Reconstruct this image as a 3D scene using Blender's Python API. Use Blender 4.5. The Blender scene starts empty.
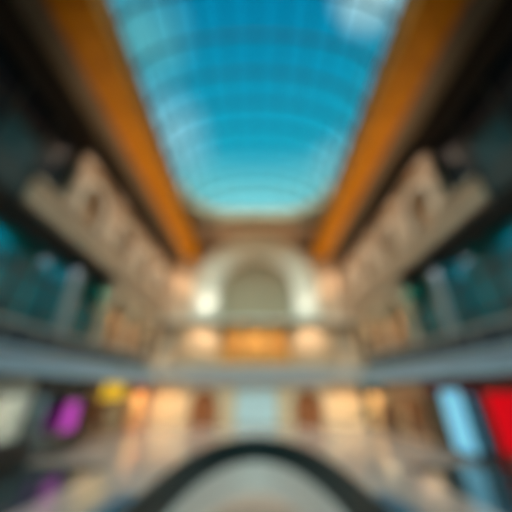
import bpy, bmesh, math, random
from mathutils import Vector
random.seed(4)
S = bpy.context.scene
C = S.collection
PI = math.pi

# ------------------------------------------------------------ helpers
def lin(r, g, b):
    def f(c):
        c /= 255.0
        return c / 12.92 if c <= 0.04045 else ((c + 0.055) / 1.055) ** 2.4
    return (f(r), f(g), f(b), 1.0)

def mat(name, rgb, rough=0.5, metal=0.0, noise=0.0, scale=3.0, emit=0.0, emit_rgb=None, spec=0.5):
    m = bpy.data.materials.new(name); m.use_nodes = True
    nt = m.node_tree; p = nt.nodes['Principled BSDF']
    c = lin(*rgb)
    p.inputs['Base Color'].default_value = c
    p.inputs['Roughness'].default_value = rough
    p.inputs['Metallic'].default_value = metal
    p.inputs['Specular IOR Level'].default_value = spec
    if noise > 0:
        tc = nt.nodes.new('ShaderNodeTexCoord'); n = nt.nodes.new('ShaderNodeTexNoise')
        n.inputs['Scale'].default_value = scale; n.inputs['Detail'].default_value = 5
        r = nt.nodes.new('ShaderNodeValToRGB')
        r.color_ramp.elements[0].position = 0.3; r.color_ramp.elements[1].position = 0.7
        r.color_ramp.elements[0].color = tuple(x * (1 - noise) for x in c[:3]) + (1,)
        r.color_ramp.elements[1].color = tuple(min(1, x * (1 + noise)) for x in c[:3]) + (1,)
        nt.links.new(tc.outputs['Object'], n.inputs['Vector'])
        nt.links.new(n.outputs['Fac'], r.inputs['Fac'])
        nt.links.new(r.outputs['Color'], p.inputs['Base Color'])
    if emit > 0:
        p.inputs['Emission Color'].default_value = lin(*(emit_rgb or rgb))
        p.inputs['Emission Strength'].default_value = emit
    return m

def glass(name, tint, gloss=0.08, rough=0.03, fres=0.5):
    """clear pane: tinted see-through with a sheen that grows at grazing angles"""
    m = bpy.data.materials.new(name); m.use_nodes = True
    nt = m.node_tree; nt.nodes.clear()
    out = nt.nodes.new('ShaderNodeOutputMaterial')
    t = nt.nodes.new('ShaderNodeBsdfTransparent'); t.inputs['Color'].default_value = lin(*tint)
    g = nt.nodes.new('ShaderNodeBsdfGlossy'); g.inputs['Roughness'].default_value = rough
    lw = nt.nodes.new('ShaderNodeLayerWeight'); lw.inputs['Blend'].default_value = 0.25
    ma = nt.nodes.new('ShaderNodeMath'); ma.operation = 'MULTIPLY_ADD'
    ma.inputs[1].default_value = fres; ma.inputs[2].default_value = gloss; ma.use_clamp = True
    mx = nt.nodes.new('ShaderNodeMixShader')
    nt.links.new(lw.outputs['Fresnel'], ma.inputs[0]); nt.links.new(ma.outputs[0], mx.inputs[0])
    nt.links.new(t.outputs[0], mx.inputs[1]); nt.links.new(g.outputs[0], mx.inputs[2])
    nt.links.new(mx.outputs[0], out.inputs['Surface'])
    return m

def tile_mat(name, rgb, rough, sx, sy, joint=0.75, spec=0.5):
    m = mat(name, rgb, rough, spec=spec)
    nt = m.node_tree; p = nt.nodes['Principled BSDF']
    tc = nt.nodes.new('ShaderNodeTexCoord'); b = nt.nodes.new('ShaderNodeTexBrick')
    b.offset = 0.0
    c = lin(*rgb)
    b.inputs['Color1'].default_value = c
    b.inputs['Color2'].default_value = tuple(x * 0.9 for x in c[:3]) + (1,)
    b.inputs['Mortar'].default_value = tuple(x * joint for x in c[:3]) + (1,)
    b.inputs['Scale'].default_value = 1.0
    b.inputs['Mortar Size'].default_value = 0.012
    b.inputs['Brick Width'].default_value = sx; b.inputs['Row Height'].default_value = sy
    nt.links.new(tc.outputs['Object'], b.inputs['Vector'])
    nt.links.new(b.outputs['Color'], p.inputs['Base Color'])
    return m

class MB:
    def __init__(self): self.bm = bmesh.new()
    def face(self, pts):
        try: self.bm.faces.new([self.bm.verts.new(p) for p in pts])
        except ValueError: pass
    def box(self, x0, x1, y0, y1, z0, z1):
        x0, x1 = sorted((x0, x1)); y0, y1 = sorted((y0, y1)); z0, z1 = sorted((z0, z1))
        v = [self.bm.verts.new(p) for p in ((x0,y0,z0),(x1,y0,z0),(x1,y1,z0),(x0,y1,z0),(x0,y0,z1),(x1,y0,z1),(x1,y1,z1),(x0,y1,z1))]
        for f in ((0,3,2,1),(4,5,6,7),(0,1,5,4),(1,2,6,5),(2,3,7,6),(3,0,4,7)):
            self.bm.faces.new([v[i] for i in f])
        return self
    def lathe(self, cx, cy, prof, n=24, cap=True):
        rings = []
        for r, z in prof:
            rings.append([self.bm.verts.new((cx + r*math.cos(2*PI*i/n), cy + r*math.sin(2*PI*i/n), z)) for i in range(n)])
        for a, b in zip(rings, rings[1:]):
            for i in range(n):
                self.bm.faces.new((a[i], a[(i+1)%n], b[(i+1)%n], b[i]))
        if cap:
            self.bm.faces.new(rings[0][::-1]); self.bm.faces.new(rings[-1])
        return self
    def loft(self, sections, closed=False, cap=True):
        """quads between consecutive equal-length closed sections"""
        rs = [[self.bm.verts.new(p) for p in s] for s in sections]
        n = len(rs[0])
        pairs = list(zip(rs, rs[1:])) + ([(rs[-1], rs[0])] if closed else [])
        for a, b in pairs:
            for i in range(n):
                self.bm.faces.new((a[i], a[(i+1)%n], b[(i+1)%n], b[i]))
        if cap and not closed:
            self.bm.faces.new(rs[0][::-1]); self.bm.faces.new(rs[-1])
        return self
    def tube(self, pts, r, n=8):
        secs = []
        for i, p in enumerate(pts):
            p = Vector(p)
            a = Vector(pts[max(0, i-1)]); b = Vector(pts[min(len(pts)-1, i+1)])
            t = (b - a).normalized()
            u = t.cross(Vector((0,0,1)))
            if u.length < 1e-3: u = t.cross(Vector((1,0,0)))
            u.normalize(); w = t.cross(u)
            secs.append([p + u*r*math.cos(2*PI*k/n) + w*r*math.sin(2*PI*k/n) for k in range(n)])
        return self.loft(secs)
    def build(self, name, m, parent=None, bevel=0.0, smooth=False):
        bmesh.ops.recalc_face_normals(self.bm, faces=self.bm.faces)
        if bevel:
            bmesh.ops.bevel(self.bm, geom=list(self.bm.edges), offset=bevel, segments=1, affect='EDGES', clamp_overlap=True)
        me = bpy.data.meshes.new(name); self.bm.to_mesh(me); self.bm.free()
        me.materials.append(m)
        if smooth:
            for p in me.polygons: p.use_smooth = True
        o = bpy.data.objects.new(name, me); C.objects.link(o)
        if parent:
            o.parent = parent
            q = parent; off = Vector((0,0,0))
            while q: off += q.location; q = q.parent
            me.transform(__import__('mathutils').Matrix.Translation(-off))
        return o

def thing(name, label, cat, loc, group=None):
    o = bpy.data.objects.new(name, None); C.objects.link(o)
    o.location = loc; o['label'] = label; o['category'] = cat; o.empty_display_size = 0.3
    if group: o['group'] = group
    return o
def tag(o, label, cat, group=None):
    o['label'] = label; o['category'] = cat
    if group: o['group'] = group
    return o
def struct(name, mb, m, parent=None, bevel=0.0):
    o = mb.build(name, m, parent, bevel); o['kind'] = 'structure'; return o

def uvbox(mb, axis, u0, u1, t0, t1, z0, z1):
    """box on a wall: axis 'y' wall runs along x (u) with thickness in y (t); axis 'x' runs along y"""
    if axis == 'y': mb.box(u0, u1, t0, t1, z0, z1)
    else: mb.box(t0, t1, u0, u1, z0, z1)
def P(axis, u, t, z): return (u, t, z) if axis == 'y' else (t, u, z)
def archring(mb, axis, uc, zs, r0, r1, t0, t1, zleg=None, n=28):
    pts = []
    if zleg is not None: pts.append((-1.0, 0.0, zleg))
    for i in range(n+1):
        a = PI - PI*i/n; pts.append((math.cos(a), math.sin(a), None))
    if zleg is not None: pts.append((1.0, 0.0, zleg))
    secs = []
    for c, s, zl in pts:
        zi = zl if zl is not None else zs + r0*s
        zo = zl if zl is not None else zs + r1*s
        secs.append([P(axis, uc+r0*c, t0, zi), P(axis, uc+r1*c, t0, zo), P(axis, uc+r1*c, t1, zo), P(axis, uc+r0*c, t1, zi)])
    mb.loft(secs); return mb
def spandrel(mb, axis, u0, u1, uc, zs, r, ztop, t0, t1, z0=None, n=24):
    """wall u0..u1 up to ztop with an arched opening (radius r, springing zs); below zs the jambs run down to z0"""
    secs = []
    for i in range(n+1):
        a = PI - PI*i/n; u = uc + r*math.cos(a); z = zs + r*math.sin(a)
        secs.append([P(axis,u,t0,z), P(axis,u,t0,ztop), P(axis,u,t1,ztop), P(axis,u,t1,z)])
    mb.loft(secs)
    zb = zs if z0 is None else z0
    if uc - r - u0 > 1e-3: uvbox(mb, axis, u0, uc-r, t0, t1, zb, ztop)
    if u1 - uc - r > 1e-3: uvbox(mb, axis, uc+r, u1, t0, t1, zb, ztop)
    return mb

def area(name, loc, size, power, rgb, direction=(0,0,-1), sy=None, spread=PI, parent=None):
    d = bpy.data.lights.new(name, 'AREA'); d.energy = power; d.color = lin(*rgb)[:3]
    d.shape = 'RECTANGLE'; d.size = size; d.size_y = sy or size; d.spread = spread
    o = bpy.data.objects.new(name, d); C.objects.link(o); o.location = loc
    o.rotation_euler = Vector(direction).to_track_quat('-Z', 'Y').to_euler()
    return o
def spot(name, loc, target, power, rgb, angle=70, blend=0.6, radius=0.15):
    d = bpy.data.lights.new(name, 'SPOT'); d.energy = power; d.color = lin(*rgb)[:3]
    d.spot_size = math.radians(angle); d.spot_blend = blend; d.shadow_soft_size = radius
    o = bpy.data.objects.new(name, d); C.objects.link(o); o.location = loc
    o.rotation_euler = (Vector(target) - Vector(loc)).to_track_quat('-Z', 'Y').to_euler()
    return o

# ------------------------------------------------------------ dimensions (shop floor z = 0)
EYE = 3.6
W = 13.0            # shop front plane, |x|
BACK = 17.5         # outer wall, |x|
YN, YF = -9.0, 36.0 # near and far wall
FB, GF = 4.2, 5.6   # fascia bottom, gallery floor
RAIL = 6.85
STR0, STR1 = 12.9, 14.6
SOF = 22.1          # soffit beside the beams
BB, BT = 21.6, 24.0 # beam bottom / top
BX0, BX1 = 8.6, 10.9
SKY_END = 29.1

# ------------------------------------------------------------ materials
M = {}
M['floor'] = tile_mat('polished_stone_tile', (172,156,148), 0.14, 1.2, 1.2, 0.8)
M['inlay'] = mat('blue_glazed_mosaic', (10,84,112), 0.3, spec=0.25, noise=0.25, scale=6)
M['band'] = mat('cool_grey_panel', (170,170,174), 0.5)
M['granite'] = tile_mat('dark_teal_granite', (44,62,66), 0.1, 1.2, 1.2, 0.8)
M['lower'] = tile_mat('lower_stone_tile', (196,190,180), 0.35, 1.6, 1.6, 0.85)
M['edge'] = mat('white_slab_edge', (212,214,212), 0.5)
M['stone'] = mat('warm_limestone', (200,176,152), 0.65, noise=0.14, scale=1.3)
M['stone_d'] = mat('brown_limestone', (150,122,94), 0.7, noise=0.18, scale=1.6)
M['grey_stone'] = mat('pale_grey_stone', (226,223,210), 0.6, noise=0.08, scale=1.2)
M['recess'] = mat('taupe_plaster', (168,152,126), 0.75, noise=0.1, scale=0.8)
M['fascia'] = mat('pale_blue_grey_panel', (164,194,216), 0.4, noise=0.05, scale=0.8)
M['bal_glass'] = mat('smoked_balustrade_glass', (58,74,84), 0.3, spec=0.2)
M['rail'] = mat('brushed_steel', (160,168,168), 0.4, metal=0.1)
M['rail_dark'] = mat('dark_bronze_rail', (26,40,42), 0.5, spec=0.2)
M['void_glass'] = mat('dark_green_glass', (34,52,54), 0.4, spec=0.1)
M['teal'] = mat('teal_glass', (0,120,134), 0.12, noise=0.3, scale=0.35, spec=0.6)
M['teal_l'] = mat('light_teal_glass', (40,135,145), 0.15, noise=0.2, scale=0.5, spec=0.6)
M['teal_reflection'] = mat('painted_sky_reflection_glass', (26,74,84), 0.35, noise=0.2, scale=0.5, spec=0.2)  # sky reflection put into the glass tint
M['navy'] = mat('navy_glass', (4,24,36), 0.35, noise=0.3, scale=0.4, spec=0.2)
M['mull'] = mat('dark_grey_metal', (52,60,60), 0.4, metal=0.3)
M['black'] = mat('black_ceiling', (8,10,11), 0.8)
M['taupe'] = mat('taupe_ceiling_panel', (116,102,84), 0.7, noise=0.1, scale=0.7)
M['orange'] = mat('orange_varnished_timber', (180,116,4), 0.55, spec=0.15, noise=0.14, scale=0.9)
M['orange_d'] = mat('deep_orange_timber', (140,78,0), 0.55, spec=0.15, noise=0.14, scale=0.9)
M['brownsof'] = mat('rosy_brown_panel', (196,172,148), 0.6, noise=0.1, scale=1)
M['rib'] = mat('blue_grey_steel', (0,46,66), 0.7, spec=0.05)
M['sky_glass'] = glass('skylight_glass', (200,238,244), 0.0, fres=0.12)
M['shop_glass'] = glass('shop_glass', (240,246,246), 0.05)
M['wall'] = mat('dim_plaster', (70,66,62), 0.8)
M['cream'] = mat('cream_plaster', (232,206,170), 0.6, noise=0.05, scale=1)
M['gold'] = mat('gold_plaster', (226,178,104), 0.5, noise=0.12, scale=0.8)
M['brown_wood'] = mat('brown_wood', (166,100,58), 0.5, noise=0.2, scale=2)
M['door_lit'] = mat('pale_blue_backlit_glass', (176,200,202), 0.2, emit=0.45, emit_rgb=(176,206,208))
M['warm_lamp'] = mat('warm_lamp_disc', (255,226,180), 0.4, emit=6)
M['white_lamp'] = mat('white_lamp_disc', (255,246,230), 0.4, emit=6)
M['lamp_body'] = mat('lamp_housing', (60,58,56), 0.4, metal=0.5)

# ------------------------------------------------------------ floor with the oval well
VW, VY0, VYS, VYA = 2.9, -4.0, 10.0, 8.4   # half width, near end, where the curve starts, its length
def well(off, n=40):
    """outline of the well from the near left corner round the far curve, enlarged by off"""
    pts = [(-(VW+off), VY0), (-(VW+off), 2.0), (-(VW+off), 8.0)]
    for i in range(n+1):
        a = PI - PI*i/n
        pts.append(((VW+off)*math.cos(a), VYS + (VYA+off)*math.sin(a)))
    pts += [(VW+off, 8.0), (VW+off, 2.0), (VW+off, VY0)]
    return pts
BX, BY1 = BACK, YF + 4
def floor_ring(mb, inner, z0, z1):
    """floor from the outline out to a rectangle, as radial strips"""
    outer = []
    for x, y in inner:
        if y <= VYS: outer.append((math.copysign(BX, x), y))
        else:
            dx, dy = x, (y - VYS)
            k = min(BX/abs(dx) if abs(dx) > 1e-6 else 1e9, (BY1-VYS)/dy if dy > 1e-6 else 1e9)
            outer.append((dx*k, VYS + dy*k))
    # corners of the rectangle
    ins, outs = [], []
    for i, (p, q) in enumerate(zip(inner, outer)):
        if outs:
            a = outs[-1]
            if abs(abs(a[0])-BX) < 1e-4 and abs(a[1]-BY1) > 1e-3 and abs(q[1]-BY1) < 1e-3:
                ins.append(ins[-1]); outs.append((a[0], BY1))
            elif abs(a[1]-BY1) < 1e-3 and abs(q[1]-BY1) > 1e-3:
                ins.append(p); outs.append((q[0], BY1))
        ins.append(p); outs.append(q)
    secs = [[(a[0],a[1],z1),(b[0],b[1],z1),(b[0],b[1],z0),(a[0],a[1],z0)] for a, b in zip(ins, outs)]
    mb.loft(secs)
    mb.box(-BX, BX, YN, VY0, z0, z1)
    return mb
struct('floor', floor_ring(MB(), well(0.0), -0.35, 0.0), M['floor'])
mb = MB(); a, b = [[p for p in well(o) if p[0] < 0 and p[1] < 14.0] for o in (0.6, 2.6)]
q_ = min(len(a), len(b)); a, b = a[:q_], b[:q_]
for sg in (-1, 1):
    mb.loft([[(-sg*p[0],p[1],0.001),(-sg*q[0],q[1],0.001),(-sg*q[0],q[1],0.012),(-sg*p[0],p[1],0.012)] for p, q in zip(a, b)])
struct('trim_inlay', mb, M['inlay'])
mb = MB(); a, b = well(-0.12), well(0.0)
mb.loft([[(p[0],p[1],-1.3),(q[0],q[1],-1.3),(q[0],q[1],0.02),(p[0],p[1],0.02)] for p, q in zip(a, b)])
struct('trim_slab_edge', mb, M['edge'])
struct('floor_lower', MB().box(-BX, BX, YN, BY1, -5.6, -5.4), M['lower'])
mb = MB(); mb.box(-BX, BX, 30, 30.3, -5.4, -0.35); struct('wall_lower_far', mb, M['grey_stone'])
for s, nm in ((-1,'left'),(1,'right')):
    struct('wall_lower_'+nm, MB().box(s*10, s*10.3, YN, 30, -5.4, -0.35), M['grey_stone'])

for s, nm in ((-1,'left'),(1,'right')):
    struct('trim_dark_paving_'+nm, MB().box(s*7.9, s*12.8, YN, 17.6, 0.0, 0.01), M['granite'])
# well railing
rt = thing('well_railing', 'dark curved railing around the oval floor opening in the middle', 'railing', (0, VYS+VYA, 0))
o2 = well(0.1, 40)
def along(pts, step):
    out = [pts[0]]; acc = 0
    for p, q in zip(pts, pts[1:]):
        L = math.dist(p, q); d = step - acc
        while d <= L:
            out.append((p[0]+(q[0]-p[0])*d/L, p[1]+(q[1]-p[1])*d/L)); d += step
        acc = (acc + L) % step if L + acc >= step else acc + L
    return out
tot = sum(math.dist(p, q) for p, q in zip(o2, o2[1:]))
fine = along(o2, tot/240.0)
N = 30; per = len(fine)//N
for k in range(N):
    seg = fine[k*per:(k+1)*per+1]
    mb = MB(); secs = []
    for i, p in enumerate(seg):
        a = seg[max(0,i-1)]; b = seg[min(len(seg)-1,i+1)]
        t = Vector((b[0]-a[0], b[1]-a[1])).normalized(); nx, ny = -t.y*0.012, t.x*0.012
        secs.append([(p[0]-nx,p[1]-ny,0.1),(p[0]+nx,p[1]+ny,0.1),(p[0]+nx,p[1]+ny,1.02),(p[0]-nx,p[1]-ny,1.02)])
    mb.loft(secs).build('glass_panel', M['void_glass'], rt)
    MB().lathe(seg[0][0], seg[0][1], [(0.045,0.012),(0.045,0.03),(0.03,0.04),(0.03,1.05)], 10).build('post', M['rail_dark'], rt)
MB().tube([(p[0],p[1],1.1) for p in fine], 0.075, 8).build('handrail', M['rail_dark'], rt, smooth=True)
MB().tube([(p[0],p[1],0.09) for p in fine], 0.06, 6).build('bottom_rail', M['rail_dark'], rt)

# ------------------------------------------------------------ shell
for s, nm in ((-1,'left'),(1,'right')):
    struct('wall_'+nm, MB().box(s*BACK, s*(BACK+0.3), YN, BY1, -0.35, 26), M['wall'])
struct('wall_near', MB().box(-BACK, BACK, YN-0.3, YN, -0.35, 26), M['wall'])
struct('wall_beyond', MB().box(-BACK, BACK, BY1, BY1+0.3, -0.35, 26), M['wall'])
# ceilings
for s, nm in ((-1,'left'),(1,'right')):
    struct('ceiling_soffit_'+nm, MB().box(s*(BX1-0.2), s*13.2, YN, YF, SOF, SOF+0.3), M['taupe'])
    struct('ceiling_'+nm, MB().box(s*13.2, s*BACK, YN, BY1, 21.0, 21.3), M['black'])
    struct('trim_shade_bulkhead_'+nm, MB().box(s*13.0, s*13.25, YN, YF, 19.6, SOF+0.3), M['black'])  # bulkhead coloured black to paint in the shade under the soffit
    # gallery floor slab and its ceiling below
    struct('gallery_slab_'+nm, MB().box(s*W, s*BACK, YN, BY1, FB+0.1, GF), M['wall'])
    fa = struct('trim_fascia_'+nm, MB().box(s*(W-0.25), s*W, YN, YF, FB+0.15, GF-0.1), M['fascia'])
    struct('trim_fascia_lip_'+nm, MB().box(s*(W-0.42), s*(W+0.05), YN, YF, GF-0.1, GF+0.08), M['fascia'])
    struct('trim_fascia_base_'+nm, MB().box(s*(W-0.35), s*(W+0.05), YN, YF, FB, FB+0.15), M['mull'])
    # upper floor slab
    struct('upper_slab_'+nm, MB().box(s*(W+0.1), s*BACK, YN, BY1, STR0-0.2, STR0+0.3), M['wall'])

# rounded opening corners and soffit before the far wall
mb = MB(); R = 5.0; n = 14
secs = []
for i in range(n+1):
    a = PI - PI/2*i/n
    secs.append((-(BX0) + R + R*math.cos(a), SKY_END - R + R*math.sin(a)))
for i in range(n+1):
    a = PI/2 - PI/2*i/n
    secs.append((BX0 - R + R*math.cos(a), SKY_END - R + R*math.sin(a)))
mb.loft([[(x,y+0.3,25.6),(x,YF+0.2,25.6),(x,YF+0.2,25.9),(x,y+0.3,25.9)] for x, y in secs])
struct('ceiling_far', mb, M['brownsof'])
mb = MB()
mb.loft([[(x,y,24.6 - 0.8*max(0, abs(x)-7)/1.6),(x,y+0.5,24.6 - 0.8*max(0, abs(x)-7)/1.6),(x,y+0.5,25.9),(x,y,25.9)] for x, y in secs])
struct('trim_opening', mb, M['recess'])
for s, nm in ((-1,'left'),(1,'right')):
    struct('trim_opening_'+nm, MB().box(s*BX0, s*BX1, SKY_END-R, YF, BT, 25.9), M['brownsof'])

# orange beams
for s in (-1, 1):
    side = 'magenta signed shop' if s < 0 else 'red shop'
    t = thing('edge_beam', 'broad orange timber beam beside the skylight on the %s side' % side, 'beam', (s*BX0, 14, BB), 'orange beams along the skylight')
    MB().box(s*BX0, s*BX1, YN, YF, BB+0.08, BT).build('body', M['orange_d'], t)
    for k in range(15):
        y0 = YN + 3*k
        MB().box(s*(BX0+0.06), s*(BX1-0.06), y0+0.04, y0+2.96, BB, BB+0.1).build('soffit_panel', M['orange'], t)
    MB().box(s*(BX0-0.12), s*BX0, YN, YF, BB-0.05, BB+0.35).build('edge_moulding', M['orange'], t)
    MB().box(s*(BX1), s*(BX1+0.12), YN, YF, BB-0.05, SOF).build('edge_moulding', M['brown_wood'], t)

# ------------------------------------------------------------ glass barrel vault
sk = thing('skylight', 'long glass barrel vault skylight with blue steel ribs over the hall', 'skylight', (0, 12, BT))
VR, VH = 8.9, 5.2
Y0v, Y1v = YN, 30.2
def vp(a, y, k=1.0): return (VR*k*math.cos(a), y, BT + 0.3 + VH*k*math.sin(a))
na = 18
mb = MB()
nb = 14
for j in range(nb):
    ya, yb = Y0v+(Y1v-Y0v)*j/nb, Y0v+(Y1v-Y0v)*(j+1)/nb
    for i in range(na):
        a, b = PI*i/na, PI*(i+1)/na
        mb.face([vp(a,ya), vp(b,ya), vp(b,yb), vp(a,yb)])
for ye in (Y0v, Y1v):
    mb.face([vp(PI*i/na, ye) for i in range(na+1)])
bmesh.ops.remove_doubles(mb.bm, verts=mb.bm.verts, dist=1e-4)
mb.build('glass', M['sky_glass'], sk)
def sweep(pts, hw, hh, name, m, parent):
    mb = MB(); secs = []
    for i, p in enumerate(pts):
        p = Vector(p); a = Vector(pts[max(0,i-1)]); b = Vector(pts[min(len(pts)-1,i+1)])
        t = (b-a).normalized(); w = Vector((0,1,0)) if abs(t.y) < 0.9 else Vector((1,0,0))
        n = t.cross(w).normalized(); w = n.cross(t)
        secs.append([p+w*hw+n*hh, p-w*hw+n*hh, p-w*hw-n*hh, p+w*hw-n*hh])
    mb.loft(secs); return mb.build(name, m, parent)
for j in range(nb+1):
    y = Y0v+(Y1v-Y0v)*j/nb
    sweep([vp(PI*i/36, y, 0.985) for i in range(37)], 0.07, 0.13, 'rib', M['rib'], sk)
for i in range(1, 12):
    a = PI*i/12
    sweep([vp(a, Y0v, 0.985), vp(a, Y1v, 0.985)], 0.06, 0.09, 'purlin', M['rib'], sk)
for x in (-6,-3,0,3,6):
    zt = BT+0.3+VH*math.sqrt(1-(x/VR)**2)
    MB().box(x-0.07, x+0.07, Y1v-0.1, Y1v+0.1, BT+0.3, zt-0.1).build('mullion', M['rib'], sk)
for s in (-1,1):
    MB().box(s*(VR-0.1), s*(VR+0.25), Y0v, Y1v, BT, BT+0.5).build('kerb', M['orange_d'], sk)
MB().box(-VR, VR, Y1v-0.15, Y1v+0.15, BT, BT+0.45).build('kerb', M['orange_d'], sk)

# ------------------------------------------------------------ gallery sides
wn = 0
for s, nm in ((-1,'left'),(1,'right')):
    side = 'magenta signed shop' if s < 0 else 'red shop'
    # balustrade
    t = thing('balustrade', 'grey glass balustrade on the gallery edge above the %s' % side, 'balustrade', (s*W, 10, GF), 'gallery balustrades')
    ys = [YN + 0.5 + 2.2*k for k in range(21)]
    ys = [y for y in ys if y < YF-0.6]
    X = W-0.15
    for y0, y1 in zip(ys, ys[1:]):
        MB().box(s*(X-0.012), s*(X+0.012), y0+0.05, y1-0.05, GF+0.14, RAIL-0.1).build('glass_panel', M['bal_glass'], t)
    for y in ys:
        MB().box(s*(X-0.04), s*(X+0.04), y-0.03, y+0.03, GF+0.08, RAIL-0.05).build('post', M['rail'], t)
    MB().box(s*(X-0.12), s*(X+0.12), ys[0], ys[-1], RAIL-0.1, RAIL+0.1).build('handrail', M['rail'], t, bevel=0.03)
    # teal glazing behind the gallery, y -8 .. 22
    wx = 15.2
    wn += 1
    r = bpy.data.objects.new('window_%d' % wn, None); C.objects.link(r); r['kind'] = 'structure'
    ygl = [-9 + 3.0*k for k in range(13)]
    for k, (y0, y1) in enumerate(zip(ygl, ygl[1:])):
        for j, (z0, z1) in enumerate(((GF,8.2),(8.2,10.6),(10.6,STR0-0.2))):
            mm = M['teal_l'] if (k, j) in ((11,0),(11,1),(11,2),(10,2)) else (M['navy'] if (k,j) in ((7,0),(6,2),(5,0)) else M['teal'])
            o = MB().box(s*wx, s*(wx+0.06), y0, y1, z0, z1).build('pane', mm, r); o['kind'] = 'structure'
        o = MB().box(s*(wx-0.14), s*(wx+0.1), y0-0.09, y0+0.09, GF, STR0-0.2).build('frame', M['mull'], r); o['kind'] = 'structure'
    for z in (8.2, 10.6):
        o = MB().box(s*(wx-0.1), s*(wx+0.1), -9, 27, z-0.08, z+0.08).build('frame', M['mull'], r); o['kind'] = 'structure'
    # grey round columns in front of the glazing
    for y, lab in ((9.0, 'nearest camera'), (19.0,'beside the stone arches')):
        c = thing('gallery_column', 'grey round column against the teal glazing, %s, %s side' % (lab, side), 'column', (s*14.1, y, GF), 'round gallery columns')
        MB().lathe(s*14.1, y, [(0.42,GF),(0.42,GF+0.2),(0.36,GF+0.3)], 20).build('base', M['mull'], c)
        MB().lathe(s*14.1, y, [(0.34,GF+0.3),(0.32,STR0-0.9)], 20).build('shaft', M['rail'], c, smooth=False)
        MB().lathe(s*14.1, y, [(0.34,STR0-0.9),(0.5,STR0-0.4),(0.5,STR0-0.2)], 20).build('capital', M['mull'], c)
    # stone string course
    mb = MB()
    mb.box(s*(W-0.25), s*(W+0.6), 11.3, YF, STR0, STR1)
    mb.box(s*(W-0.55), s*W, 11.3, YF, STR1-0.35, STR1)
    mb.box(s*(W-0.4), s*W, 11.3, YF, STR0, STR0+0.25)
    struct('trim_string_'+nm, mb, M['stone'])
    struct('trim_bulkhead_'+nm, MB().box(s*(W-0.1), s*(W+0.6), YN, 11.3, STR0, STR1), M['mull'])
    # upper wall: dark glazing near, stone bays beyond
    wn += 1
    r = bpy.data.objects.new('window_%d' % wn, None); C.objects.link(r); r['kind'] = 'structure'
    yg = [-8.5 + 2.5*k for k in range(10)]
    for k, (y0, y1) in enumerate(zip(yg, yg[1:])):
        for j, (z0, z1) in enumerate(((STR1,17.4),(17.4,19.8))):
            mm = M['teal_reflection'] if (k, j) == (7,0) else M['navy']  # one lighter pane stands in for sky reflected in the dark glazing
            o = MB().box(s*(W+0.5), s*(W+0.56), y0, y1, z0, z1).build('pane', mm, r); o['kind'] = 'structure'
        o = MB().box(s*(W+0.36), s*(W+0.6), y0-0.08, y0+0.08, STR1, 19.8).build('frame', M['mull'], r); o['kind'] = 'structure'
    o = MB().box(s*(W+0.36), s*(W+0.6), yg[0], yg[-1], 17.3, 17.5).build('frame', M['mull'], r); o['kind'] = 'structure'
    bays = [(14.0,19.5),(19.5,25.0),(25.0,30.5),(30.5,36.0)]
    for i, (y0, y1) in enumerate(bays):
        mb = MB(); uc = (y0+y1)/2
        spandrel(mb, 'x', y0, y1, uc, 16.9, 1.5, 19.2, s*(W+0.05), s*(W+0.6), z0=STR1)
        struct('wall_%s_bay' % nm, mb, M['stone'])
        wn += 1
        r = bpy.data.objects.new('window_%d' % wn, None); C.objects.link(r); r['kind'] = 'structure'
        mb = MB(); archring(mb, 'x', uc, 16.9, 1.5, 1.8, s*(W-0.1), s*(W+0.1), zleg=STR1)
        o = mb.build('frame', M['grey_stone'], r); o['kind'] = 'structure'
        mb = MB(); mb.box(s*(W+0.5), s*(W+0.55), uc-1.6, uc+1.6, STR1, 18.6)
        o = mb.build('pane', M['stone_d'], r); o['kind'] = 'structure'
    struct('trim_cornice_'+nm, MB().box(s*(W-0.3), s*(W+0.6), 14.0, YF, 19.2, 19.6), M['stone_d'])
    # pilasters between bays
    for i, y in enumerate((14.3, 19.5, 25.0, 30.5)):
        c = thing('stone_pilaster', 'beige upper wall pilaster, %s from the camera end, %s side' % (('first','second','third','fourth')[i], side), 'pilaster', (s*W, y, STR1), 'stone pilasters of the upper wall')
        MB().box(s*(W-0.3), s*(W+0.04), y-0.4, y+0.4, STR1, STR1+0.4).build('base', M['stone'], c)
        MB().box(s*(W-0.22), s*(W+0.04), y-0.32, y+0.32, STR1+0.4, 18.4).build('shaft', M['stone'], c)
        mb = MB(); mb.box(s*(W-0.3), s*(W+0.04), y-0.4, y+0.4, 18.4, 18.8); mb.box(s*(W-0.36), s*(W+0.04), y-0.46, y+0.46, 18.8, 19.2)
        mb.build('capital', M['stone'], c)
    # stone arcade on the gallery, y 22 .. 36
    cy = [22.4, 26.8, 31.2, 35.6]
    for y0, y1 in zip(cy, cy[1:]):
        mb = MB(); spandrel(mb, 'x', y0, y1, (y0+y1)/2, 9.9, 1.75, STR0, s*(W+0.05), s*(W+0.7))
        struct('wall_%s_arcade' % nm, mb, M['stone'])
        mb = MB(); archring(mb, 'x', (y0+y1)/2, 9.9, 1.72, 2.05, s*(W-0.06), s*(W+0.2))
        struct('trim_arch_'+nm, mb, M['cream'])
    for i, y in enumerate(cy):
        c = thing('stone_column', 'warm stone arcade column on the gallery, %s from the end wall, %s side' % (('fourth','third','second','first')[i], side), 'column', (s*(W+0.38), y, GF), 'stone arcade columns on the galleries')
        xx = s*(W+0.38)
        mb = MB(); mb.box(xx-0.42, xx+0.42, y-0.42, y+0.42, GF, GF+0.5); mb.lathe(xx, y, [(0.42,GF+0.5),(0.42,GF+0.65),(0.34,GF+0.8)], 20)
        mb.build('base', M['stone'], c)
        MB().lathe(xx, y, [(0.34,GF+0.8),(0.36,7.6),(0.31,9.2)], 20).build('shaft', M['stone'], c)
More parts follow.
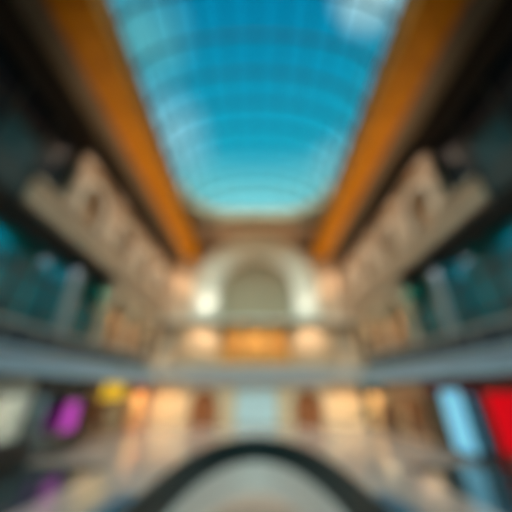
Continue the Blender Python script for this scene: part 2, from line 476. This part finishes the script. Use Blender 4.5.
        mb = MB(); mb.lathe(xx, y, [(0.31,9.2),(0.36,9.3),(0.44,9.65)], 20); mb.box(xx-0.46, xx+0.46, y-0.46, y+0.46, 9.65, 9.9)
        mb.build('capital', M['cream'], c)
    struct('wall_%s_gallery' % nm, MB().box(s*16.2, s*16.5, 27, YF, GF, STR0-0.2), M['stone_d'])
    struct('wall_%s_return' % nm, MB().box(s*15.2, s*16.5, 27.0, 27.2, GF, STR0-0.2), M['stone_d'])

# ------------------------------------------------------------ far wall
Y = YF
fw = lambda mb, x0, x1, z0, z1, d=0.5: mb.box(x0, x1, Y, Y+d, z0, z1)
# lower level: entrance, arched niches, cream piers
mb = MB(); 
for s in (-1,1):
    fw(mb, s*2.5, s*4.4, 0, FB); fw(mb, s*8.2, s*W, 0, FB)
struct('wall_far_lower', mb, M['cream'])
for s in (-1,1):
    mb = MB(); spandrel(mb, 'y', *sorted((s*4.4, s*8.2)), s*6.3, 1.9, 1.75, FB, Y, Y+0.5, z0=0); struct('wall_far_niche', mb, M['cream'])
struct('wall_far_lintel', MB().box(-2.5, 2.5, Y, Y+0.5, 3.6, FB), M['grey_stone'])
struct('wall_far_band', MB().box(-W, W, Y-0.5, Y+0.5, FB, 6.3), M['band'])
struct('trim_far_band', MB().box(-W, W, Y-0.7, Y, 6.2, 6.45), M['grey_stone'])
for s in (-1,1):
    side = 'magenta signed shop' if s < 0 else 'red shop'
    d = thing('arched_door', 'brown timber arched double door in the end wall, %s side' % side, 'door', (s*6.3, Y+0.3, 0), 'arched doors in the end wall')
    mb = MB()
    for q in (-1,1):
        secs = []
        for i in range(13):
            u = 1.7*i/12
            z = 1.9 + math.sqrt(max(0, 1.7**2-u*u))
            secs.append([(s*6.3+q*(u+0.01), Y+0.3, 0.02),(s*6.3+q*(u+0.01), Y+0.3, z),(s*6.3+q*(u+0.01), Y+0.38, z),(s*6.3+q*(u+0.01), Y+0.38, 0.02)])
        lf = MB().loft(secs).build('door_leaf', M['brown_wood'], d)
        MB().box(s*6.3+q*0.12-0.03, s*6.3+q*0.12+0.03, Y+0.2, Y+0.3, 0.9, 1.3).build('handle', M['rail'], lf)
        for z0, z1 in ((0.2,0.9),(1.1,2.2)):
            MB().box(s*6.3+q*0.35, s*6.3+q*1.4, Y+0.27, Y+0.31, z0, z1).build('panel', M['brown_wood'], lf)
# entrance doors
d = thing('entrance_door', 'pale blue lit glass entrance at the middle of the end wall', 'door', (0, Y+0.2, 0))
for x in (-1.85, -0.62, 0.62, 1.85):
    q = MB().box(x-0.55, x+0.55, Y+0.2, Y+0.25, 0.05, 2.6).build('door_leaf', M['door_lit'], d)
    MB().box(x+0.4, x+0.44, Y+0.14, Y+0.18, 0.8, 1.6).build('handle', M['rail'], q)
MB().box(-2.5, 2.5, Y+0.2, Y+0.25, 2.7, 3.55).build('transom', M['door_lit'], d)
mb = MB()
for x in (-2.45, -1.235, 0, 1.235, 2.45): mb.box(x-0.05, x+0.05, Y+0.16, Y+0.3, 0, 3.6)
mb.box(-2.5, 2.5, Y+0.16, Y+0.3, 2.6, 2.7); mb.build('frame', M['rail'], d)

# second level loggia
struct('wall_loggia_back', MB().box(-4.4, 4.4, Y+2.6, Y+2.8, 6.3, 12), M['gold'])
struct('floor_loggia', MB().box(-W, W, Y, Y+3, 6.0, 6.3), M['wall'])
struct('ceiling_loggia', MB().box(-W, W, Y+0.5, Y+3, 11.9, 12.1), M['cream'])
for s in (-1,1):
    struct('wall_loggia_side', MB().box(s*4.4, s*4.7, Y, Y+2.8, 6.3, 12), M['gold'])
    struct('wall_loggia_cream', MB().box(s*4.7, s*W, Y+2.8, Y+3.0, 6.3, 12), M['cream'])
    struct('wall_loggia_end', MB().box(s*10.6, s*W, Y, Y+0.5, 6.3, 11.9), M['stone'])
for i, x in enumerate((-2.9, 0, 2.9)):
    mb = MB(); spandrel(mb, 'y', x-1.45, x+1.45, x, 9.3, 1.2, 11.9, Y, Y+0.4); struct('wall_loggia_arch', mb, M['gold'])
for s in (-1,1):
    mb = MB(); spandrel(mb, 'y', *sorted((s*4.35, s*10.6)), s*7.5, 8.6, 2.5, 11.9, Y, Y+0.4); struct('wall_loggia_arch', mb, M['cream'])
for x, lab in ((-4.35,'at the magenta shop end'),(-1.45,'left of the middle arch'),(1.45,'right of the middle arch'),(4.35,'at the red shop end')):
    c = thing('loggia_column', 'golden lit column of the end wall loggia, %s' % lab, 'column', (x, Y+0.2, 6.3), 'golden loggia columns')
    MB().box(x-0.28, x+0.28, Y-0.08, Y+0.48, 6.3, 6.7).build('base', M['gold'], c)
    MB().lathe(x, Y+0.2, [(0.22,6.7),(0.2,8.9)], 16).build('shaft', M['gold'], c)
    MB().lathe(x, Y+0.2, [(0.2,8.9),(0.34,9.2),(0.34,9.3)], 16).build('capital', M['gold'], c)
# great arch
mb = MB(); spandrel(mb, 'y', -W, W, 0, 16.5, 5.3, 26, Y, Y+0.5, z0=11.9); struct('wall_far', mb, M['stone'])
struct('wall_far_recess', MB().box(-6, 6, Y+1.6, Y+1.8, 11.9, 24), M['recess'])
ga = thing('great_arch', 'big pale grey moulded arch high on the end wall', 'arch', (0, Y, 12.0))
mb = MB(); archring(mb, 'y', 0, 16.5, 5.3, 6.6, Y-0.35, Y+1.6, zleg=12.0, n=40); mb.build('inner_moulding', M['grey_stone'], ga)
mb = MB(); archring(mb, 'y', 0, 16.5, 6.6, 8.4, Y-0.8, Y, zleg=12.0, n=40); mb.build('outer_moulding', M['grey_stone'], ga)
mb = MB(); archring(mb, 'y', 0, 16.5, 8.4, 8.8, Y-1.0, Y, zleg=12.0, n=40); mb.build('hood_moulding', M['grey_stone'], ga)
MB().box(-0.6, 0.6, Y-1.1, Y, 21.7, 25.2).build('keystone', M['grey_stone'], ga, bevel=0.05)
struct('trim_far_cornice', MB().box(-W, W, Y-2.0, Y+0.2, 11.7, 12.0), M['grey_stone'])

# ------------------------------------------------------------ shops
def shop(s, y0, y1, label, frame, inside, back, lamp_rgb, power, sign=None, header=None, depth=3.4, shelves=3, open_front=False):
    """one shop unit between y0 and y1; sign = (y0,y1,z0,z1,material)"""
    t = thing('shopfront', label, 'shop', (s*W, (y0+y1)/2, 0), 'shops along the hall')
    X = lambda d: s*(W+d)
    for y in (y0, y1-0.22): MB().box(X(-0.1), X(0.25), y, y+0.22, 0, 3.3).build('frame_post', frame, t)
    MB().box(X(-0.12), X(0.3), y0, y1, 3.3, FB).build('header', header or frame, t)
    MB().box(X(0.0), X(0.2), y0+0.22, y1-0.22, 0.0, 0.25).build('plinth', frame, t) if not open_front else None
    mid = (y0+y1)/2
    for a, b in ((y0+0.22, mid-0.8), (mid+0.8, y1-0.22)):
        MB().box(X(0.08), X(0.1), a, b, 0.25, 3.3).build('display_window', M['shop_glass'], t)
    for a, b in ((mid-0.78, mid-0.02), (mid+0.02, mid+0.78)):
        q = MB().box(X(0.08), X(0.1), a, b, 0.27, 2.5).build('door', M['shop_glass'], t)
        MB().box(X(0.0), X(0.04), (b if b < mid else a)-0.02, (b if b < mid else a)+0.02, 0.9, 1.5).build('handle', M['rail'], q)
    for y in (y0, y1-0.1): MB().box(X(0.4), X(depth), y, y+0.1, 0.0, FB-0.05).build('side_wall', inside, t)
    MB().box(X(depth), X(depth+0.15), y0, y1, 0.0, FB-0.05).build('back_wall', back, t)
    for k in range(shelves):
        z = 0.5+0.85*k
        MB().box(X(depth-0.5), X(depth), y0+0.4, y1-0.4, z, z+0.07).build('shelf', inside, t)
    if sign:
        a, b, z0, z1, m = sign
        sg = MB().box(X(-0.3), X(-0.12), a, b, z0, z1).build('sign_panel', m, t, bevel=0.04)
    if power:
        area('shop_lamp', (X(1.7), mid, 3.25), (y1-y0)*0.7, power, lamp_rgb, (-s*0.5,0,-1), 1.6)
    return t

mk = mat
pale = mk('pale_grey_shop_panel', (188,188,176), 0.4)
black = mk('black_shop_panel', (16,20,26), 0.35)
brown = mk('brown_shop_panel', (120,82,56), 0.5)
dkgreen = mk('dark_green_panel', (52,64,58), 0.5)
red = mk('red_shop_panel', (200,14,26), 0.4)
dkred = mk('dark_red_panel', (110,16,30), 0.4)
beige = mk('beige_shop_panel', (186,146,110), 0.5)
peach = mk('peach_shop_panel', (240,200,150), 0.5)
russet = mk('russet_panel', (176,78,54), 0.5)
mag = mk('magenta_lit_sign', (170,60,170), 0.4, emit=0.6, emit_rgb=(206,66,196))
yel = mk('yellow_lit_sign', (214,170,40), 0.4, emit=0.7, emit_rgb=(226,180,30))
cyan = mk('cyan_lit_screen', (120,196,226), 0.4, emit=0.8, emit_rgb=(116,190,222))
redlit = mk('red_lit_panel', (190,0,16), 0.6, emit=0.6, emit_rgb=(228,0,22), spec=0.1)

shop(-1, 11.2, 17.0, 'pale grey shop at the near end beside the black shop', pale, pale, pale, (255,250,240), 260, None)
shop(-1, 17.3, 22.6, 'black shop with a glowing magenta sign', black, black, black, (120,160,255), 6, None)
shop(-1, 23.0, 30.6, 'brown shop with a yellow sign over its door', brown, brown, brown, (255,190,120), 60, (24.6,28.4,2.9,4.15,yel))
shop(-1, 30.9, 35.6, 'peach lit shop at the end wall beyond the yellow sign', russet, peach, peach, (255,210,150), 320, None)
shop(1, 11.2, 17.0, 'red shop at the near end beside the blue screen', red, dkred, red, (255,200,190), 160, None, header=dkred)
shop(1, 17.3, 22.4, 'dark shop with a tall light blue screen', black, black, black, (150,190,255), 6, None, header=dkred)
shop(1, 22.8, 29.6, 'beige open shop between the blue screen and the green framed shop', beige, beige, brown, (255,200,150), 120, None)
shop(1, 29.9, 35.6, 'cream lit shop at the end wall opposite the yellow sign', dkgreen, peach, peach, (255,220,170), 320, None)
def panel(s, y0, y1, z0, z1, m, name, label, cat):
    t = thing(name, label, cat, (s*(W-0.35), (y0+y1)/2, 0))
    MB().box(s*(W-0.5), s*(W-0.38), y0, y1, z0, z1).build('screen', m, t, bevel=0.03)
    mb = MB(); e = 0.08
    mb.box(s*(W-0.53), s*(W-0.36), y0-e, y0, z0-e, z1+e); mb.box(s*(W-0.53), s*(W-0.36), y1, y1+e, z0-e, z1+e)
    mb.box(s*(W-0.53), s*(W-0.36), y0, y1, z1, z1+e); mb.box(s*(W-0.53), s*(W-0.36), y0, y1, z0-e, z0)
    mb.build('frame', black, t)
    MB().box(s*(W-0.7), s*(W-0.2), y0, y1, 0, 0.1).build('base', black, t)
    for y in (y0+0.2, y1-0.3): MB().box(s*(W-0.48), s*(W-0.4), y, y+0.1, 0.1, z0).build('stand_leg', black, t)
panel(-1, 19.7, 21.3, 1.2, 2.9, mag, 'display_screen', 'glowing magenta display screen in front of the black shop', 'screen')
panel(1, 18.0, 20.0, 0.3, 3.6, cyan, 'display_screen', 'tall light blue display screen in front of the dark shop', 'screen')
panel(1, 12.5, 16.2, 0.8, 3.5, redlit, 'display_screen', 'wide glowing red display panel at the near red shop', 'screen')
panel(1, 29.2, 30.3, 0.5, 2.3, dkred, 'display_screen', 'small dark red display panel between the beige shop and the cream lit shop', 'screen')
t = thing('display_counter', 'dark low display counter before the pale grey shop', 'counter', (-12.2, 15.6, 0))
MB().box(-12.5, -11.9, 14.2, 17.0, 0.1, 1.3).build('body', black, t)
MB().box(-12.55, -11.85, 14.15, 17.05, 1.3, 1.38).build('top', M['granite'], t)
MB().box(-12.45, -11.95, 14.3, 16.9, 0.012, 0.1).build('base', M['mull'], t)
# stone piers between shops
for s in (-1,1):
    for y0, y1 in ((YN, 11.1),):
        struct('wall_%s_plain' % ('left' if s<0 else 'right'), MB().box(s*W, s*(W+0.3), y0, y1, 0, FB), M['fascia'])

# ------------------------------------------------------------ lamps
def downlight(x, y, z, label, power, rgb=(255,214,160), group='downlights', angle=110):
    t = thing('downlight', label, 'lamp', (x, y, z), group)
    MB().lathe(x, y, [(0.2,z-0.1),(0.24,z-0.1),(0.24,z),(0.2,z)], 16).build('housing', M['lamp_body'], t)
    MB().lathe(x, y, [(0.18,z-0.07),(0.18,z-0.05)], 16).build('lens', M['warm_lamp'], t)
    spot('downlight_beam', (x, y, z-0.14), (x, y, z-5), power, rgb, angle)

def uplight(x, y, z, target, label, power, rgb, angle=100, group='uplights'):
    t = thing('floodlight', label, 'lamp', (x, y, z), group)
    MB().box(x-0.2, x+0.2, y-0.15, y+0.15, z, z+0.08).build('base', M['lamp_body'], t)
    MB().lathe(x, y, [(0.1,z+0.08),(0.16,z+0.14),(0.16,z+0.3)], 14).build('housing', M['lamp_body'], t)
    MB().lathe(x, y, [(0.14,z+0.3),(0.14,z+0.31)], 14).build('lens', M['warm_lamp'], t)
    spot('floodlight_beam', (x, y, z+0.4), target, power, rgb, angle)

for s in (-1,1):
    side = 'magenta signed shop' if s < 0 else 'red shop'
    # added floods on the string course, put there to brighten the orange beams
    for i, y in enumerate((12, 17, 22.3, 28, 33.4)):
        uplight(s*(W-0.35), y, STR1, (s*3.0, y+0.5, BB+1), 'small added floodlight on the stone ledge, %s from the camera, %s side' % (('first','second','third','fourth','fifth')[i], side), 800, (255,214,160), 125, 'added ledge fill floodlights')
    for i, y in enumerate((15.5, 20, 24.5, 29, 33.5)):  # added fill lights that brighten the stone bays and fascia
        downlight(s*11.2, y, SOF, 'added ceiling fill light beside the orange beam, %s from the camera, %s side' % (('first','second','third','fourth','fifth')[i], side), 1500 if y > 26 else 900, (255,232,205), 'added ceiling fill lights', 100)
    for i, y in enumerate((9, 13, 18)):  # added cool fill lights that bring out the teal panes
        downlight(s*14.2, y, STR0-0.2, 'added gallery fill light before the teal glazing, %s from the camera, %s side' % (('first','second','third')[i], side), 170, (225,240,255), 'added teal gallery fill lights', 150)
    for i, x in enumerate((9.6, 11.4)):  # added wash lights that brighten the cream piers
        downlight(s*x, YF-1.6, 4.1+0.1, 'added fill light washing the cream end wall, %s, %s side' % (('nearer the arched door','nearer the corner')[i], side), 260, (255,222,180), 'added end wall fill lights', 150)
    struct('trim_far_soffit', MB().box(s*8.6, s*W, YF-2.2, YF, 4.2, 4.4), M['cream'])
    # gallery downlights
    for i, y in enumerate((24.6, 29, 33.4)):
        downlight(s*15.0, y, STR0-0.2, 'downlight over the gallery arcade, %s from the end wall, %s side' % (('third','second','first')[i], side), 1200 if y > 26 else 250, group='gallery downlights')
    uplight(s*6.7, YF-1.75, 12.0, (s*7.0, YF, 20.0), 'floodlight at the foot of the great arch, %s side' % side, 650 if s < 0 else 430, (255,244,230), 72, 'arch floodlights')
    area('loggia_lamp', (s*7.5, YF+1.4, 11.6), 4, 150, (255,240,218), (0,0,-1), 0.8)
area('loggia_lamp', (0, YF+1.5, 11.6), 6, 210, (255,232,190), (0,0,-1), 1.2)

# ------------------------------------------------------------ sky
w = bpy.data.worlds.new('sky'); S.world = w; w.use_nodes = True
nt = w.node_tree; nt.nodes.clear()
out = nt.nodes.new('ShaderNodeOutputWorld'); bg = nt.nodes.new('ShaderNodeBackground')
tc = nt.nodes.new('ShaderNodeTexCoord'); sep = nt.nodes.new('ShaderNodeSeparateXYZ')
rp = nt.nodes.new('ShaderNodeValToRGB')
nt.links.new(tc.outputs['Generated'], sep.inputs[0]); nt.links.new(sep.outputs['Z'], rp.inputs['Fac'])
e = rp.color_ramp.elements
e[0].position = 0.45; e[0].color = lin(190,240,240)
e[1].position = 0.97; e[1].color = lin(0,128,168)
x = e.new(0.66); x.color = lin(138,224,228)
x = e.new(0.76); x.color = lin(30,180,206)
n = nt.nodes.new('ShaderNodeTexNoise'); n.inputs['Scale'].default_value = 5.0; n.inputs['Detail'].default_value = 6
nt.links.new(tc.outputs['Generated'], n.inputs['Vector'])
prev = rp.outputs['Color']
def cloud(d, size, amount, rgb):
    """a soft bank of cloud in one part of the sky"""
    global prev
    vm = nt.nodes.new('ShaderNodeVectorMath'); vm.operation = 'DISTANCE'
    nt.links.new(tc.outputs['Generated'], vm.inputs[0]); vm.inputs[1].default_value = Vector(d).normalized()
    ad = nt.nodes.new('ShaderNodeMath'); ad.operation = 'MULTIPLY_ADD'; ad.inputs[1].default_value = -0.5*size
    nt.links.new(n.outputs['Fac'], ad.inputs[0]); nt.links.new(vm.outputs['Value'], ad.inputs[2])
    mr = nt.nodes.new('ShaderNodeMapRange'); mr.inputs['From Min'].default_value = size*0.75; mr.inputs['From Max'].default_value = -size*0.1
    mr.inputs['To Min'].default_value = 0; mr.inputs['To Max'].default_value = amount
    nt.links.new(ad.outputs[0], mr.inputs['Value'])
    mx = nt.nodes.new('ShaderNodeMixRGB'); mx.inputs['Color2'].default_value = lin(*rgb)
    nt.links.new(mr.outputs[0], mx.inputs['Fac']); nt.links.new(prev, mx.inputs['Color1']); prev = mx.outputs['Color']
cloud((.31,.27,.91), 0.12, 1.0, (235,248,248))
cloud((-.325,.37,.87), 0.16, 0.5, (150,215,205))
cloud((-.32,.60,.74), 0.20, 0.8, (190,228,238))
cloud((.30,.68,.70), 0.14, 0.5, (180,228,235))
nt.links.new(prev, bg.inputs['Color'])
bg.inputs['Strength'].default_value = 1.1
nt.links.new(bg.outputs[0], out.inputs['Surface'])

d = bpy.data.lights.new('daylight', 'SUN'); d.energy = 11.0; d.angle = math.radians(80); d.color = lin(255,244,230)[:3]
so = bpy.data.objects.new('daylight', d); C.objects.link(so); so.location = (0,0,60)
so.rotation_euler = Vector((0, 0.75, -1)).to_track_quat('-Z','Y').to_euler()
for y in (4, 14, 24):  # added fill lights under the slab, only to brighten the lower floor
    for s in (-1,1): area('lower_fill', (s*6, y, -0.5), 3, 260, (255,248,240), (0,0,-1))
# ------------------------------------------------------------ camera
cd = bpy.data.cameras.new('camera'); co = bpy.data.objects.new('camera', cd); C.objects.link(co)
FPX = 260.0
cd.sensor_width = 36.0; cd.lens = FPX/512*36.0
co.location = (0, 0, EYE)
co.rotation_euler = (math.radians(90+27.3), 0, 0)
cd.clip_end = 500
import os
DOF = True
cd.dof.use_dof = DOF
cd.dof.focus_distance = 0.5
cd.dof.aperture_fstop = 0.44
S.camera = co
S.view_settings.view_transform = 'Standard'; S.view_settings.look = 'None'
S.view_settings.exposure = 0.0; S.view_settings.gamma = 1.0; S.view_settings.use_curve_mapping = False
